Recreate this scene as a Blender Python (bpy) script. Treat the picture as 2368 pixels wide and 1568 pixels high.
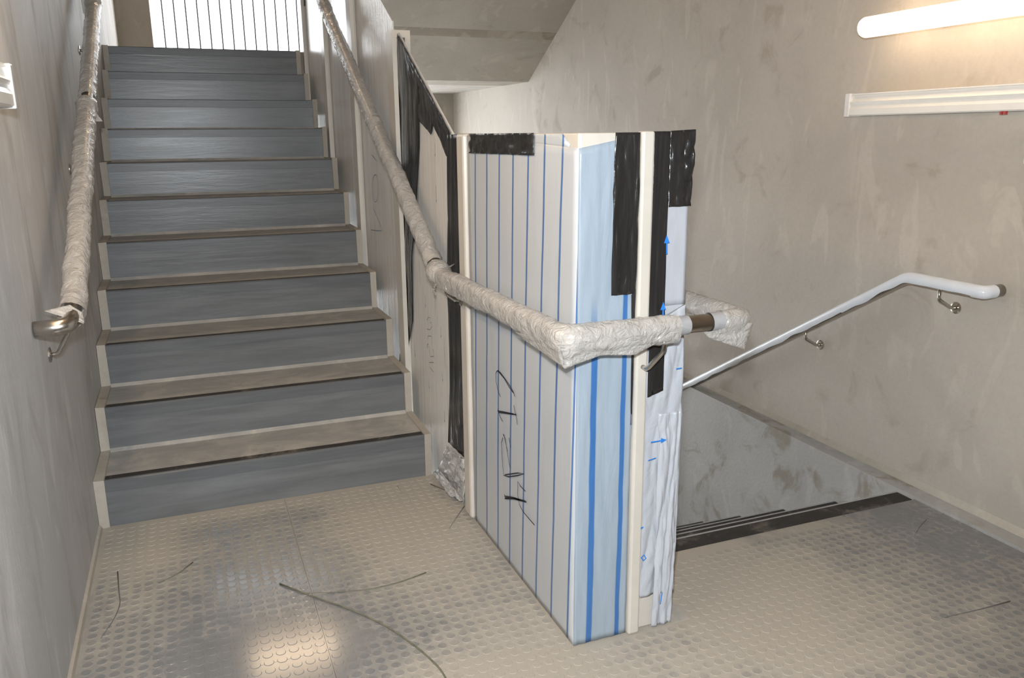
import bpy, bmesh, math, random
from mathutils import Vector, Matrix, noise
random.seed(7)
scene = bpy.context.scene
COL = scene.collection
for o in list(bpy.data.objects): bpy.data.objects.remove(o)

# ------------------------------------------------------------------ camera
CAM = Vector((0.3549, -2.9485, 1.3178))
RT = Vector((0.92975, -0.36809, -0.00832)); UP = Vector((0.09696, 0.22300, 0.96998)); FW = Vector((0.35518, 0.90265, -0.24303))
FPX = 1888.82
cam_d = bpy.data.cameras.new('camera'); cam_d.sensor_width = 36; cam_d.lens = FPX / 2368 * 36; cam_d.clip_start = 0.02
cam = bpy.data.objects.new('camera', cam_d); COL.objects.link(cam)
cam.matrix_world = Matrix(((RT.x, UP.x, -FW.x, CAM.x), (RT.y, UP.y, -FW.y, CAM.y), (RT.z, UP.z, -FW.z, CAM.z), (0, 0, 0, 1)))
scene.camera = cam

# ------------------------------------------------------------------ world, flash, exposure
world = bpy.data.worlds.new('overcast_sky'); scene.world = world; world.use_nodes = True
world.node_tree.nodes['Background'].inputs[0].default_value = (0.93, 0.97, 1.0, 1)
world.node_tree.nodes['Background'].inputs[1].default_value = 4.0
fl_d = bpy.data.lights.new('camera_flash', 'SPOT'); fl_d.energy = 142; fl_d.spot_size = math.radians(100); fl_d.spot_blend = 0.6
fl_d.shadow_soft_size = 0.03; fl_d.color = (0.88, 0.945, 1.0)
fl = bpy.data.objects.new('camera_flash', fl_d); COL.objects.link(fl)
fl.matrix_world = Matrix.Translation(UP * 0.13 + RT * -0.02) @ cam.matrix_world
scene.view_settings.view_transform = 'Standard'; scene.view_settings.look = 'None'
scene.view_settings.gamma = 1.0; scene.view_settings.use_curve_mapping = False
scene.view_settings.exposure = 0.78
TUBE_W = 17.0      # emission of the warm tubes
WARM = (1.0, 0.75, 0.50)

def at(px, py, ax, v):
    """point of the real plane ax=v that the photo shows at a pixel"""
    d = FW + RT * ((px - 1184) / FPX) - UP * ((py - 784) / FPX)
    i = 'xyz'.index(ax)
    return CAM + d * ((v - CAM[i]) / d[i])

# ------------------------------------------------------------------ materials
class NT:
    def __init__(s, name):
        s.m = bpy.data.materials.new(name); s.m.use_nodes = True
        s.t = s.m.node_tree; s.n = s.t.nodes; s.l = s.t.links
        s.b = s.n['Principled BSDF']; s.out = s.n['Material Output']
    def new(s, typ, **kw):
        n = s.n.new(typ)
        for k, v in kw.items(): setattr(n, k, v)
        return n
    def put(s, sock, v):
        if hasattr(v, 'links') or isinstance(v, bpy.types.NodeSocket): s.l.new(v, sock)
        else:
            if isinstance(v, tuple) and len(v) == 3 and sock.type == 'RGBA': v = v + (1,)
            sock.default_value = v
    def pos(s, scale=(1, 1, 1), loc=(0, 0, 0)):
        g = s.new('ShaderNodeNewGeometry'); mp = s.new('ShaderNodeMapping')
        s.l.new(g.outputs['Position'], mp.inputs[0]); mp.inputs['Scale'].default_value = scale; mp.inputs['Location'].default_value = loc
        return mp.outputs[0]
    def xyz(s):
        g = s.new('ShaderNodeNewGeometry'); x = s.new('ShaderNodeSeparateXYZ'); s.l.new(g.outputs['Position'], x.inputs[0])
        return x.outputs
    def noise(s, vec, scale, detail=4, rough=0.55, dist=0.0):
        n = s.new('ShaderNodeTexNoise'); s.l.new(vec, n.inputs['Vector'])
        n.inputs['Scale'].default_value = scale; n.inputs['Detail'].default_value = detail
        n.inputs['Roughness'].default_value = rough; n.inputs['Distortion'].default_value = dist
        return n.outputs['Fac']
    def ramp(s, fac, a, b, ca=(0, 0, 0), cb=(1, 1, 1)):
        r = s.new('ShaderNodeMapRange', interpolation_type='SMOOTHSTEP'); s.put(r.inputs['Value'], fac)
        r.inputs['From Min'].default_value = a; r.inputs['From Max'].default_value = b
        return r.outputs[0]
    def math(s, op, a, b=0.0, c=None):
        n = s.new('ShaderNodeMath', operation=op); s.put(n.inputs[0], a); s.put(n.inputs[1], b)
        if c is not None: s.put(n.inputs[2], c)
        return n.outputs[0]
    def mix(s, fac, a, b):
        n = s.new('ShaderNodeMix', data_type='RGBA'); s.put(n.inputs[0], fac); s.put(n.inputs[6], a); s.put(n.inputs[7], b)
        return n.outputs[2]
    def bump(s, h, strength=0.2, dist=0.01):
        n = s.new('ShaderNodeBump'); s.put(n.inputs['Height'], h); n.inputs['Strength'].default_value = strength; n.inputs['Distance'].default_value = dist
        s.l.new(n.outputs[0], s.b.inputs['Normal'])
    def done(s, col=None, rough=None, **kw):
        if col is not None: s.put(s.b.inputs['Base Color'], col)
        if rough is not None: s.put(s.b.inputs['Roughness'], rough)
        for k, v in kw.items(): s.put(s.b.inputs[k.replace('_', ' ')], v)
        return s.m

def concrete(name, c1, c2, stain, stain_lo=0.56, stain_hi=0.72, seed=0.0, bumpy=0.25, tall=1.0):
    n = NT(name); p = n.pos((1, 1, tall), (seed, seed * 1.7, seed * 0.3))
    big = n.noise(p, 1.1, 5, 0.6, 0.6); mid = n.noise(p, 4.5, 5, 0.6, 0.8); fine = n.noise(p, 60, 4, 0.6); pits = n.noise(p, 220, 2, 0.5)
    c = n.mix(n.ramp(big, 0.3, 0.7), c1, c2)
    c = n.mix(n.math('MULTIPLY', n.ramp(mid, stain_lo, stain_hi), 0.6), c, stain)
    sw = n.noise(n.pos((1, 1, 0.35), (seed + 3, 1, 2)), 5.5, 3, 0.5, 1.6)
    c = n.mix(n.math('MULTIPLY', n.ramp(sw, 0.58, 0.66), 0.28), c, tuple(min(1, v * 1.28) for v in c2))
    c = n.mix(n.math('MULTIPLY', n.ramp(fine, 0.3, 0.75), 0.16), c, tuple(v * 0.72 for v in c1))
    h = n.math('ADD', n.math('MULTIPLY', fine, 0.6), n.math('MULTIPLY', mid, 1.2)); h = n.math('ADD', h, n.math('MULTIPLY', pits, 0.25))
    n.bump(h, bumpy, 0.006)
    return n.done(c, n.math('ADD', 0.5, n.math('MULTIPLY', mid, 0.3)), Specular_IOR_Level=0.35)

M = {}
M['wall'] = concrete('concrete_wall', (0.44, 0.395, 0.34), (0.515, 0.465, 0.405), (0.34, 0.285, 0.225))
M['wall_left'] = concrete('concrete_wall_left', (0.53, 0.52, 0.505), (0.68, 0.665, 0.65), (0.42, 0.40, 0.37), 0.48, 0.66, 4.0, 0.2, 0.38)
M['wall_low'] = concrete('concrete_lower_wall', (0.40, 0.39, 0.37), (0.48, 0.47, 0.45), (0.22, 0.17, 0.10), 0.52, 0.66, 9.0, 0.35)
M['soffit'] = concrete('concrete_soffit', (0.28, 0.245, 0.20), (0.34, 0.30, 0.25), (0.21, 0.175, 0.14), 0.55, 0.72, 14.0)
M['string'] = concrete('concrete_margin', (0.40, 0.355, 0.295), (0.50, 0.455, 0.39), (0.30, 0.25, 0.19), 0.6, 0.75, 20.0, 0.5)
M['joint'] = concrete('concrete_joint', (0.20, 0.165, 0.125), (0.27, 0.23, 0.18), (0.33, 0.29, 0.24), 0.5, 0.6, 31.0)
M['step'] = concrete('concrete_step', (0.4, 0.37, 0.33), (0.5, 0.46, 0.41), (0.3, 0.26, 0.2), 0.55, 0.7, 24.0)

def dusty_floor():
    n = NT('studded_rubber_dusty'); x, y, z = n.xyz(); p = n.pos()
    def blob(cx, cy, sx, sy, amp):
        dx = n.math('DIVIDE', n.math('SUBTRACT', x, cx), sx); dy = n.math('DIVIDE', n.math('SUBTRACT', y, cy), sy)
        r2 = n.math('ADD', n.math('MULTIPLY', dx, dx), n.math('MULTIPLY', dy, dy))
        return n.math('MULTIPLY', n.math('POWER', 2.718, n.math('MULTIPLY', r2, -1.0)), amp)
    d = None
    for b in ((0.98, -0.28, 0.24, 0.60, 0.75), (0.10, -0.22, 0.16, 0.30, 0.55), (1.02, -1.35, 0.36, 0.24, 0.65), (0.5, -0.03, 0.7, 0.07, 0.6),
              (1.75, -1.22, 0.32, 0.45, 0.60), (2.1, -1.35, 0.40, 0.35, 0.16), (0.5, -0.95, 0.26, 0.36, -0.50), (2.62, -1.05, 0.22, 0.35, -0.34), (0.3, -1.2, 0.3, 0.35, -0.12)):
        v = blob(*b); d = v if d is None else n.math('ADD', d, v)
    n1 = n.noise(p, 3.2, 5, 0.6, 0.8); n2 = n.noise(p, 13, 5, 0.65, 1.2); n3 = n.noise(p, 160, 3, 0.6)
    d = n.math('ADD', n.math('ADD', d, n.math('MULTIPLY', n.math('SUBTRACT', n1, 0.5), 0.9)), n.math('MULTIPLY', n.math('SUBTRACT', n2, 0.5), 0.8))
    top = n.ramp(z, 0.0005, 0.0010)
    d = n.math('ADD', n.math('ADD', d, 0.42), n.math('MULTIPLY', top, -0.20))
    d = n.ramp(d, 0.02, 0.85)
    rub = n.mix(n2, (0.165, 0.166, 0.166), (0.23, 0.23, 0.228)); dust = n.mix(n3, (0.37, 0.33, 0.275), (0.47, 0.42, 0.355))
    c = n.mix(d, rub, dust)
    n.bump(n.math('MULTIPLY', n.math('ADD', n.math('MULTIPLY', n3, 0.4), n2), n.math('ADD', d, 0.08)), 0.15, 0.003)
    return n.done(c, n.math('ADD', n.math('MULTIPLY', d, 0.65), 0.13), Specular_IOR_Level=0.5)
M['floor'] = dusty_floor()

def rubber(name, c1, c2, dust, lo, hi, rough, streak=(0.5, 6, 6)):
    n = NT(name); p = n.pos(); s = n.noise(n.pos(streak), 5, 5, 0.65, 0.4); f = n.noise(p, 120, 3, 0.6)
    c = n.mix(n.ramp(s, 0.3, 0.7), c1, c2)
    c = n.mix(n.math('MULTIPLY', n.ramp(n.noise(p, 7, 5, 0.65, 1.0), lo, hi), 0.85), c, dust)
    n.bump(n.math('ADD', n.math('MULTIPLY', s, 1.0), n.math('MULTIPLY', f, 0.15)), 0.16, 0.006)
    return n.done(c, n.math('ADD', rough, n.math('MULTIPLY', s, 0.15)))
M['riser'] = rubber('grey_riser_rubber', (0.135, 0.139, 0.142), (0.185, 0.190, 0.193), (0.24, 0.235, 0.225), 0.66, 0.9, 0.24)
M['nosing'] = rubber('grey_nosing_rubber', (0.112, 0.117, 0.122), (0.145, 0.150, 0.155), (0.2, 0.19, 0.17), 0.66, 0.85, 0.30)
M['tread'] = rubber('dusty_tread_rubber', (0.33, 0.315, 0.29), (0.42, 0.395, 0.36), (0.55, 0.50, 0.43), 0.40, 0.75, 0.5, (1, 5, 1))
M['grip'] = rubber('black_grip_strip', (0.018, 0.016, 0.015), (0.035, 0.031, 0.03), (0.20, 0.17, 0.14), 0.52, 0.75, 0.6, (3, 6, 6))

def plain(name, col, rough=0.4, var=0.12, scale=8.0, **kw):
    n = NT(name); p = n.pos()
    c = n.mix(n.ramp(n.noise(p, scale, 4, 0.6, 0.5), 0.3, 0.75), col, tuple(v * (1 - var) for v in col))
    return n.done(c, rough, **kw)
M['cream'] = plain('cream_lacquer', (0.66, 0.61, 0.535), 0.35, 0.08)
M['core'] = plain('balustrade_core', (0.45, 0.43, 0.40), 0.7)
M['steel'] = plain('brushed_steel', (0.56, 0.52, 0.47), 0.26, 0.15, 40, Metallic=1.0)
M['bracket'] = plain('bracket_steel', (0.55, 0.52, 0.47), 0.24, 0.1, 30, Metallic=1.0)
M['white_plastic'] = plain('white_plastic', (0.82, 0.80, 0.76), 0.35, 0.05)
M['clear_end'] = plain('pale_end_cap', (0.78, 0.77, 0.76), 0.2, 0.05)
M['straw'] = plain('dry_straw', (0.20, 0.19, 0.13), 0.7, 0.4, 40)
M['strand'] = plain('grey_strand', (0.15, 0.145, 0.14), 0.6, 0.3, 40)
M['ink'] = plain('black_ink', (0.02, 0.018, 0.03), 0.6, 0.0)
M['faint_ink'] = plain('faint_ink', (0.20, 0.19, 0.20), 0.6, 0.2)
M['blue_ink'] = plain('blue_print', (0.03, 0.24, 0.75), 0.5, 0.1)
M['dull_blue'] = plain('dull_blue_print', (0.17, 0.24, 0.36), 0.5, 0.2)
M['rod'] = plain('dark_rod', (0.10, 0.09, 0.09), 0.5)
M['red'] = plain('red_plastic', (0.5, 0.06, 0.06), 0.4)
M['dark_gap'] = plain('dark_gap', (0.03, 0.03, 0.03), 0.8)
M['tape_silver'] = plain('silver_tape', (0.42, 0.42, 0.42), 0.22, 0.2, 20)
M['film_white'] = plain('white_rail_film', (0.80, 0.83, 0.88), 0.16, 0.06)

def black_film():
    n = NT('black_plastic_film'); p = n.pos((6, 6, 0.8)); s = n.noise(p, 5, 5, 0.6, 0.7)
    n.bump(s, 0.28, 0.02)
    return n.done(n.mix(s, (0.012, 0.011, 0.011), (0.035, 0.033, 0.032)), 0.22)
M['black'] = black_film()

def striped_film():
    n = NT('white_film_with_blue_stripes'); x, y, z = n.xyz(); p = n.pos()
    w = n.noise(n.pos((1, 1, 0.6)), 3.0, 3, 0.5); yy = n.math('ADD', y, n.math('MULTIPLY', z, 0.045)); yy = n.math('ADD', yy, n.math('MULTIPLY', w, 0.012))
    ph = n.math('FRACT', n.math('DIVIDE', n.math('ADD', yy, 10.0), 0.1055)); ph = n.math('ABSOLUTE', n.math('SUBTRACT', ph, 0.5))
    st = n.ramp(ph, 0.060, 0.042)
    base = n.mix(n.noise(p, 2.0, 4, 0.5), (0.495, 0.52, 0.545), (0.55, 0.57, 0.59))
    c = n.mix(st, base, n.mix(n.noise(p, 40, 3), (0.07, 0.15, 0.34), (0.11, 0.21, 0.42)))
    n.bump(n.noise(n.pos((3, 3, 0.7)), 4.0, 4, 0.5, 0.9), 0.22, 0.008)
    return n.done(c, 0.28, Specular_IOR_Level=0.45)
M['striped'] = striped_film()

def blue_film():
    n = NT('pale_blue_film'); x, y, z = n.xyz(); p = n.pos()
    w = n.math('MULTIPLY', n.noise(n.pos((1, 1, 0.8)), 3, 3, 0.5), 0.014); xx = n.math('ADD', x, w)
    s1 = n.ramp(n.math('ABSOLUTE', n.math('SUBTRACT', xx, 1.249)), 0.0105, 0.0065); s2 = n.ramp(n.math('ABSOLUTE', n.math('SUBTRACT', xx, 1.333)), 0.0085, 0.005)
    low = n.ramp(z, 0.95, 0.80); s1 = n.math('MULTIPLY', s1, low)
    st = n.math('MAXIMUM', s1, s2)
    base = n.mix(n.noise(n.pos((4, 4, 1)), 2.5, 4, 0.5, 0.6), (0.315, 0.385, 0.455), (0.38, 0.44, 0.50))
    c = n.mix(st, base, (0.055, 0.17, 0.42))
    n.bump(n.noise(n.pos((5, 5, 0.8)), 4.0, 5, 0.55, 1.0), 0.3, 0.01)
    return n.done(c, 0.24)
M['blue_film'] = blue_film()

def crinkle_film(name, c1, c2, rough=0.25, strength=0.5, stretch=(5, 5, 1.5)):
    n = NT(name); s = n.noise(n.pos(stretch), 5.0, 6, 0.6, 1.4)
    n.bump(s, strength, 0.02)
    return n.done(n.mix(s, c1, c2), rough)
M['crinkle'] = crinkle_film('crinkled_white_film', (0.46, 0.48, 0.52), (0.55, 0.565, 0.60), 0.22, 0.22, (5, 5, 2.5))
M['cap_film'] = crinkle_film('smooth_white_film', (0.47, 0.485, 0.525), (0.51, 0.525, 0.56), 0.3, 0.08)
M['clear_crumple'] = crinkle_film('crumpled_film', (0.50, 0.49, 0.48), (0.64, 0.62, 0.59), 0.18, 0.6, (6, 6, 6))

def dusty_panel_film(name, c1, c2, rough):
    n = NT(name); p = n.pos(); s = n.noise(n.pos((10, 10, 0.5)), 4.0, 4, 0.6, 0.5)
    v = n.noise(n.pos((1, 14, 1.8)), 3.0, 3, 0.5)
    c = n.mix(n.ramp(s, 0.3, 0.7), c1, c2)
    c = n.mix(n.math('MULTIPLY', n.ramp(v, 0.68, 0.74), 0.35), c, (0.22, 0.27, 0.36))
    n.bump(s, 0.25, 0.01)
    return n.done(c, rough)
M['panel_b'] = dusty_panel_film('dusty_white_film', (0.74, 0.70, 0.65), (0.82, 0.80, 0.76), 0.34)
M['panel_c'] = dusty_panel_film('grey_glossy_film', (0.72, 0.68, 0.63), (0.84, 0.81, 0.77), 0.26)

def wrap_film(name, col, clear):
    n = NT(name); s = n.noise(n.pos((1, 1, 1)), 34, 5, 0.6, 1.6)
    n.bump(s, 0.9, 0.012); n.done(n.mix(s, col, tuple(v * 0.85 for v in col)), 0.09, Specular_IOR_Level=0.9)
    tr = n.new('ShaderNodeBsdfTransparent'); mx = n.new('ShaderNodeMixShader'); mx.inputs[0].default_value = clear
    n.l.new(n.b.outputs[0], mx.inputs[1]); n.l.new(tr.outputs[0], mx.inputs[2]); n.l.new(mx.outputs[0], n.out.inputs[0])
    return n.m
M['wrap'] = wrap_film('milky_wrapping_film', (0.72, 0.68, 0.63), 0.28)
M['flap'] = wrap_film('loose_wrapping_film', (0.72, 0.68, 0.63), 0.35)

def emitter(name, col, strength):
    n = NT(name); e = n.new('ShaderNodeEmission'); e.inputs[0].default_value = col + (1,); e.inputs[1].default_value = strength
    n.l.new(e.outputs[0], n.out.inputs[0]); return n.m
M['lit'] = emitter('lit_tube', WARM, TUBE_W); M['lit_soft'] = emitter('lit_tube_soft', WARM, 4.6)
M['lit_far'] = emitter('lit_tube_far', WARM, 22)

# ------------------------------------------------------------------ mesh helpers
def link(name, bm, mat, parent=None, smooth=False, kind=None):
    me = bpy.data.meshes.new(name); bmesh.ops.recalc_face_normals(bm, faces=bm.faces); bm.to_mesh(me); bm.free()
    if smooth:
        for p in me.polygons: p.use_smooth = True
    me.materials.append(mat if not isinstance(mat, str) else M[mat])
    o = bpy.data.objects.new(name, me); COL.objects.link(o)
    if parent: o.parent = parent
    if kind: o['kind'] = kind
    return o
def add_box(bm, x0, x1, y0, y1, z0, z1, bev=0.0):
    vs = [bm.verts.new((x, y, z)) for x in (x0, x1) for y in (y0, y1) for z in (z0, z1)]
    fs = [(0, 1, 3, 2), (4, 6, 7, 5), (0, 4, 5, 1), (2, 3, 7, 6), (0, 2, 6, 4), (1, 5, 7, 3)]
    faces = [bm.faces.new([vs[i] for i in f]) for f in fs]
    if bev:
        es = list({e for f in faces for e in f.edges}); bmesh.ops.bevel(bm, geom=es, offset=bev, segments=2, affect='EDGES', profile=0.5)
def box(name, x0, x1, y0, y1, z0, z1, mat, parent=None, bev=0.0, kind=None):
    bm = bmesh.new(); add_box(bm, x0, x1, y0, y1, z0, z1, bev); return link(name, bm, mat, parent, kind=kind)
def add_prism(bm, pts, axis, a0, a1):
    """polygon pts in the two other axes, extruded along axis"""
    def P(u, v, a): return {'x': (a, u, v), 'y': (u, a, v), 'z': (u, v, a)}[axis]
    A = [bm.verts.new(P(u, v, a0)) for u, v in pts]; B = [bm.verts.new(P(u, v, a1)) for u, v in pts]; n = len(pts)
    bm.faces.new(A); bm.faces.new(B[::-1])
    for i in range(n): bm.faces.new((A[i], B[i], B[(i + 1) % n], A[(i + 1) % n]))
def prism(name, pts, axis, a0, a1, mat, parent=None, kind=None):
    bm = bmesh.new(); add_prism(bm, pts, axis, a0, a1); bmesh.ops.triangulate(bm, faces=[f for f in bm.faces if len(f.verts) > 4])
    return link(name, bm, mat, parent, kind=kind)
def thing(name, label, cat, loc=(0, 0, 0), group=None):
    o = bpy.data.objects.new(name, None); COL.objects.link(o); o.location = loc; o.empty_display_size = 0.1
    o['label'] = label; o['category'] = cat
    if group: o['group'] = group
    return o
def under(o, t):                          # parent a world-space part to a thing whose Empty stands at its base
    o.parent = t; o.matrix_parent_inverse = Matrix.Translation(-t.location); return o
def tag(o, label, cat, group=None, kind=None):
    o['label'] = label; o['category'] = cat
    if group: o['group'] = group
    if kind: o['kind'] = kind
    return o
def struct(o, label, cat):
    o['kind'] = 'structure'; o['label'] = label; o['category'] = cat; return o
def resample(pts, step):
    pts = [Vector(p) for p in pts]; out = [pts[0].copy()]
    for a, b in zip(pts, pts[1:]):
        n = max(1, int(round((b - a).length / step)))
        for i in range(1, n + 1): out.append(a.lerp(b, i / n))
    return out
def rounded(pts, rad, n=6):
    pts = [Vector(p) for p in pts]; out = [pts[0]]
    for i in range(1, len(pts) - 1):
        a, b, c = pts[i - 1], pts[i], pts[i + 1]; r = min(rad, (a - b).length * 0.45, (c - b).length * 0.45)
        p0 = b + (a - b).normalized() * r; p1 = b + (c - b).normalized() * r
        for k in range(n + 1):
            t = k / n; out.append((1 - t) ** 2 * p0 + 2 * t * (1 - t) * b + t * t * p1)
    out.append(pts[-1]); return out
def frames(pts):
    n = len(pts); fr = []
    for i in range(n):
        t = (pts[min(i + 1, n - 1)] - pts[max(i - 1, 0)]).normalized()
        ref = Vector((0, 0, 1)) if abs(t.z) < 0.9 else Vector((0, 1, 0))
        s = t.cross(ref).normalized(); u = s.cross(t).normalized(); fr.append((t, s, u))
    return fr
def add_tube(bm, pts, rad, seg=14, caps=True, arc=None):
    """rad: number or function(index, distance, angle); arc=(a0,a1) gives an open half shell"""
    pts = [Vector(p) for p in pts]; fr = frames(pts); rings = []; dist = 0.0
    for i, (p, (t, s, u)) in enumerate(zip(pts, fr)):
        if i: dist += (pts[i] - pts[i - 1]).length
        ring = []
        m = seg if arc is None else seg + 1
        for k in range(m):
            a = 2 * math.pi * k / seg if arc is None else arc[0] + (arc[1] - arc[0]) * k / seg
            r = rad(i, dist, a) if callable(rad) else rad
            ring.append(bm.verts.new(p + s * (math.cos(a) * r) + u * (math.sin(a) * r)))
        rings.append(ring)
    for A, B in zip(rings, rings[1:]):
        m = len(A)
        for k in range(m if arc is None else m - 1):
            bm.faces.new((A[k], A[(k + 1) % m], B[(k + 1) % m], B[k]))
    if caps and arc is None:
        bm.faces.new(rings[0][::-1]); bm.faces.new(rings[-1])
def tube(name, pts, rad, mat, parent=None, seg=14, smooth=True, **kw):
    bm = bmesh.new(); add_tube(bm, pts, rad, seg, **kw); return link(name, bm, mat, parent, smooth)
def nz(x, y, z=0.0): return noise.noise(Vector((x, y, z)))
def along(poly, t):
    L = [0.0]
    for a, b in zip(poly, poly[1:]): L.append(L[-1] + (Vector(b) - Vector(a)).length)
    d = t * L[-1]
    for i in range(len(poly) - 1):
        if d <= L[i + 1] + 1e-9:
            return Vector(poly[i]).lerp(Vector(poly[i + 1]), (d - L[i]) / max(1e-9, L[i + 1] - L[i]))
    return Vector(poly[-1])
def sheet(name, left, right, normal, mat, parent, amp=0.003, nu=16, nv=40, freq=(12, 5), seed=0.0, thick=0.0012, edge=0.0):
    """film between two edge polylines with real wrinkles along the normal and a thin body"""
    bm = bmesh.new(); N = Vector(normal); front = []; back = []
    for j in range(nv + 1):
        t = j / nv; a = along(left, t); b = along(right, t); rf = []; rb = []
        for i in range(nu + 1):
            s = i / nu; p = a.lerp(b, s)
            if edge: p = p + (b - a).normalized() * (nz(seed + t * 30, s * 2) * edge * (1 if s in (0, 1) else 0))
            w = abs(nz(s * freq[0] + seed, t * freq[1] + seed * 1.3 + s * 2.0)) ** 0.7 + 0.5 * abs(nz(s * freq[0] * 2.1 + seed, t * freq[1] * 2.7 + 5))
            q = p + N * (amp * w * 1.4)
            rf.append(bm.verts.new(q + N * thick)); rb.append(bm.verts.new(q))
        front.append(rf); back.append(rb)
    for G in (front, back):
        for j in range(nv):
            for i in range(nu): bm.faces.new((G[j][i], G[j][i + 1], G[j + 1][i + 1], G[j + 1][i]))
    rim = [front[0], [r[-1] for r in front], front[-1][::-1], [r[0] for r in front][::-1]]
    rimb = [back[0], [r[-1] for r in back], back[-1][::-1], [r[0] for r in back][::-1]]
    for F, B in zip(rim, rimb):
        for i in range(len(F) - 1): bm.faces.new((F[i], F[i + 1], B[i + 1], B[i]))
    return link(name, bm, mat, parent, True)
def ribbon(name, strokes, normal, width, mat, parent):
    """ink strokes: thin flat ribbons lying on a plane"""
    bm = bmesh.new(); N = Vector(normal)
    for st in strokes:
        pts = [Vector(p) for p in st]; prev = None
        for i, p in enumerate(pts):
            t = (pts[min(i + 1, len(pts) - 1)] - pts[max(0, i - 1)]).normalized(); s = t.cross(N).normalized() * (width / 2)
            cur = (bm.verts.new(p + s), bm.verts.new(p - s))
            if prev: bm.faces.new((prev[0], prev[1], cur[1], cur[0]))
            prev = cur
    return link(name, bm, mat, parent)

# ------------------------------------------------------------------ dimensions
H = 0.17; G = 0.2957; NS = 11; W = 1.14          # riser, going, steps, covered width
XL = -0.034; XR = 2.84; XLED = 2.752; YF = -3.65; YB = 4.85; ZUP = NS * H
YD = -0.835                                       # top nosing of the flight down
BX0, BX1, BY, BH = 1.198, 1.491, -1.233, 1.32     # boxed balustrade end
SL = H / G

# ------------------------------------------------------------------ the setting
struct(box('wall_left', XL - 0.2, XL, YF - 0.2, YB + 0.25, -2.2, 6.4, 'wall_left'), 'streaky grey concrete wall on the left beside the stairs going up', 'wall')
struct(box('wall_right', XR, XR + 0.2, YF - 0.2, YB + 0.25, -2.2, 6.4, 'wall'), 'tall beige grey concrete wall on the right behind the handrail and lamp', 'wall')
struct(box('wall_right_lower', XLED, XR - 0.001, YF, YB, -2.2, 0.008, 'wall_low'), 'stained lower concrete wall beside the steps going down', 'wall')
bm = bmesh.new()
OX0, OX1 = 0.232, 2.45
add_box(bm, XL, OX0, YB, YB + 0.25, -2.2, 6.4); add_box(bm, OX1, XR, YB, YB + 0.25, -2.2, 6.4); add_box(bm, OX0, OX1, YB, YB + 0.25, 3.15, 6.4)
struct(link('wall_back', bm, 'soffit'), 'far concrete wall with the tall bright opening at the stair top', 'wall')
struct(box('wall_front', XL, XR, YF - 0.2, YF, -2.2, 6.4, 'wall'), 'concrete wall behind the camera closing the landing', 'wall')
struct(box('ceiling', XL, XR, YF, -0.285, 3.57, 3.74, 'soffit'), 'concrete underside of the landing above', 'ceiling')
bm = bmesh.new(); add_box(bm, XL - 0.2, XR + 0.2, YF - 0.2, YB + 0.25, 6.4, 6.6)  # added slab, never in view: stops sky light leaking in from above
struct(link('ceiling_blocker', bm, 'soffit'), 'unseen slab added to close the stairwell top against sky light', 'ceiling')
# thin joint where wall and ledge meet, a rounded mortar fillet
bm = bmesh.new()
pts = []
add_prism(bm, [(XR - 0.018, 0.008), (XR, 0.008), (XR, 0.03), (XR - 0.008, 0.018)], 'y', YF, YB)
struct(link('baseboard_right', bm, 'string'), 'rough mortar fillet along the foot of the right wall', 'baseboard')
bm = bmesh.new(); add_prism(bm, [(XL, 0.0), (XL + 0.012, 0.0), (XL + 0.008, 0.012), (XL, 0.016)], 'y', YF, -0.012)
struct(link('baseboard_left', bm, 'string'), 'thin mortar joint where the left wall meets the landing', 'baseboard')

# landing floor: slab, rubber tiles, raised round studs
floor = box('floor', XL, XLED, YF, YD + 0.001, -0.20, -0.0045, 'step')
struct(floor, 'dusty grey studded rubber floor of the landing', 'floor')
bm = bmesh.new(); add_box(bm, XL, BX0 + 0.1, YD, 0.0, -0.2, -0.0045); link('slab_edge', bm, 'step', floor)
TS = 1.005; tx0 = 0.5905
GAP = 0.0004
for ix in range(-1, 3):
    for iy in range(0, 4):
        a0 = max(XL, tx0 + ix * TS) + GAP; a1 = min(XLED - 0.004, tx0 + (ix + 1) * TS) - GAP
        b1 = 0.0 - iy * TS - GAP; b0 = max(YF, -(iy + 1) * TS) + GAP
        if a1 - a0 < 0.05 or b1 - b0 < 0.05: continue
        if iy == 0:
            x_cut = BX0 + 0.02
            if a0 < x_cut < a1:
                bm = bmesh.new(); add_prism(bm, [(a0, b0), (a1, b0), (a1, YD - 0.072), (x_cut, YD - 0.072), (x_cut, b1), (a0, b1)], 'z', -0.0045, 0.0)
                bmesh.ops.triangulate(bm, faces=[f for f in bm.faces if len(f.verts) > 4]); link('rubber_tile', bm, 'floor', floor); continue
            if a0 >= x_cut: b1 = YD - 0.072
        box('rubber_tile', a0, a1, b0, b1, -0.0045, 0.0, 'floor', floor)
PITCH = 0.0335; SR = 0.0132; SH = 0.0011
def add_stud(bm, cx, cy, seg=14):
    lo = [bm.verts.new((cx + SR * math.cos(2 * math.pi * k / seg), cy + SR * math.sin(2 * math.pi * k / seg), 0)) for k in range(seg)]
    hi = [bm.verts.new((cx + (SR - 0.0013) * math.cos(2 * math.pi * k / seg), cy + (SR - 0.0013) * math.sin(2 * math.pi * k / seg), SH)) for k in range(seg)]
    for k in range(seg): bm.faces.new((lo[k], lo[(k + 1) % seg], hi[(k + 1) % seg], hi[k]))
    bm.faces.new(hi)
studs = []
nx0 = int((XL - tx0) / PITCH) - 1
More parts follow.
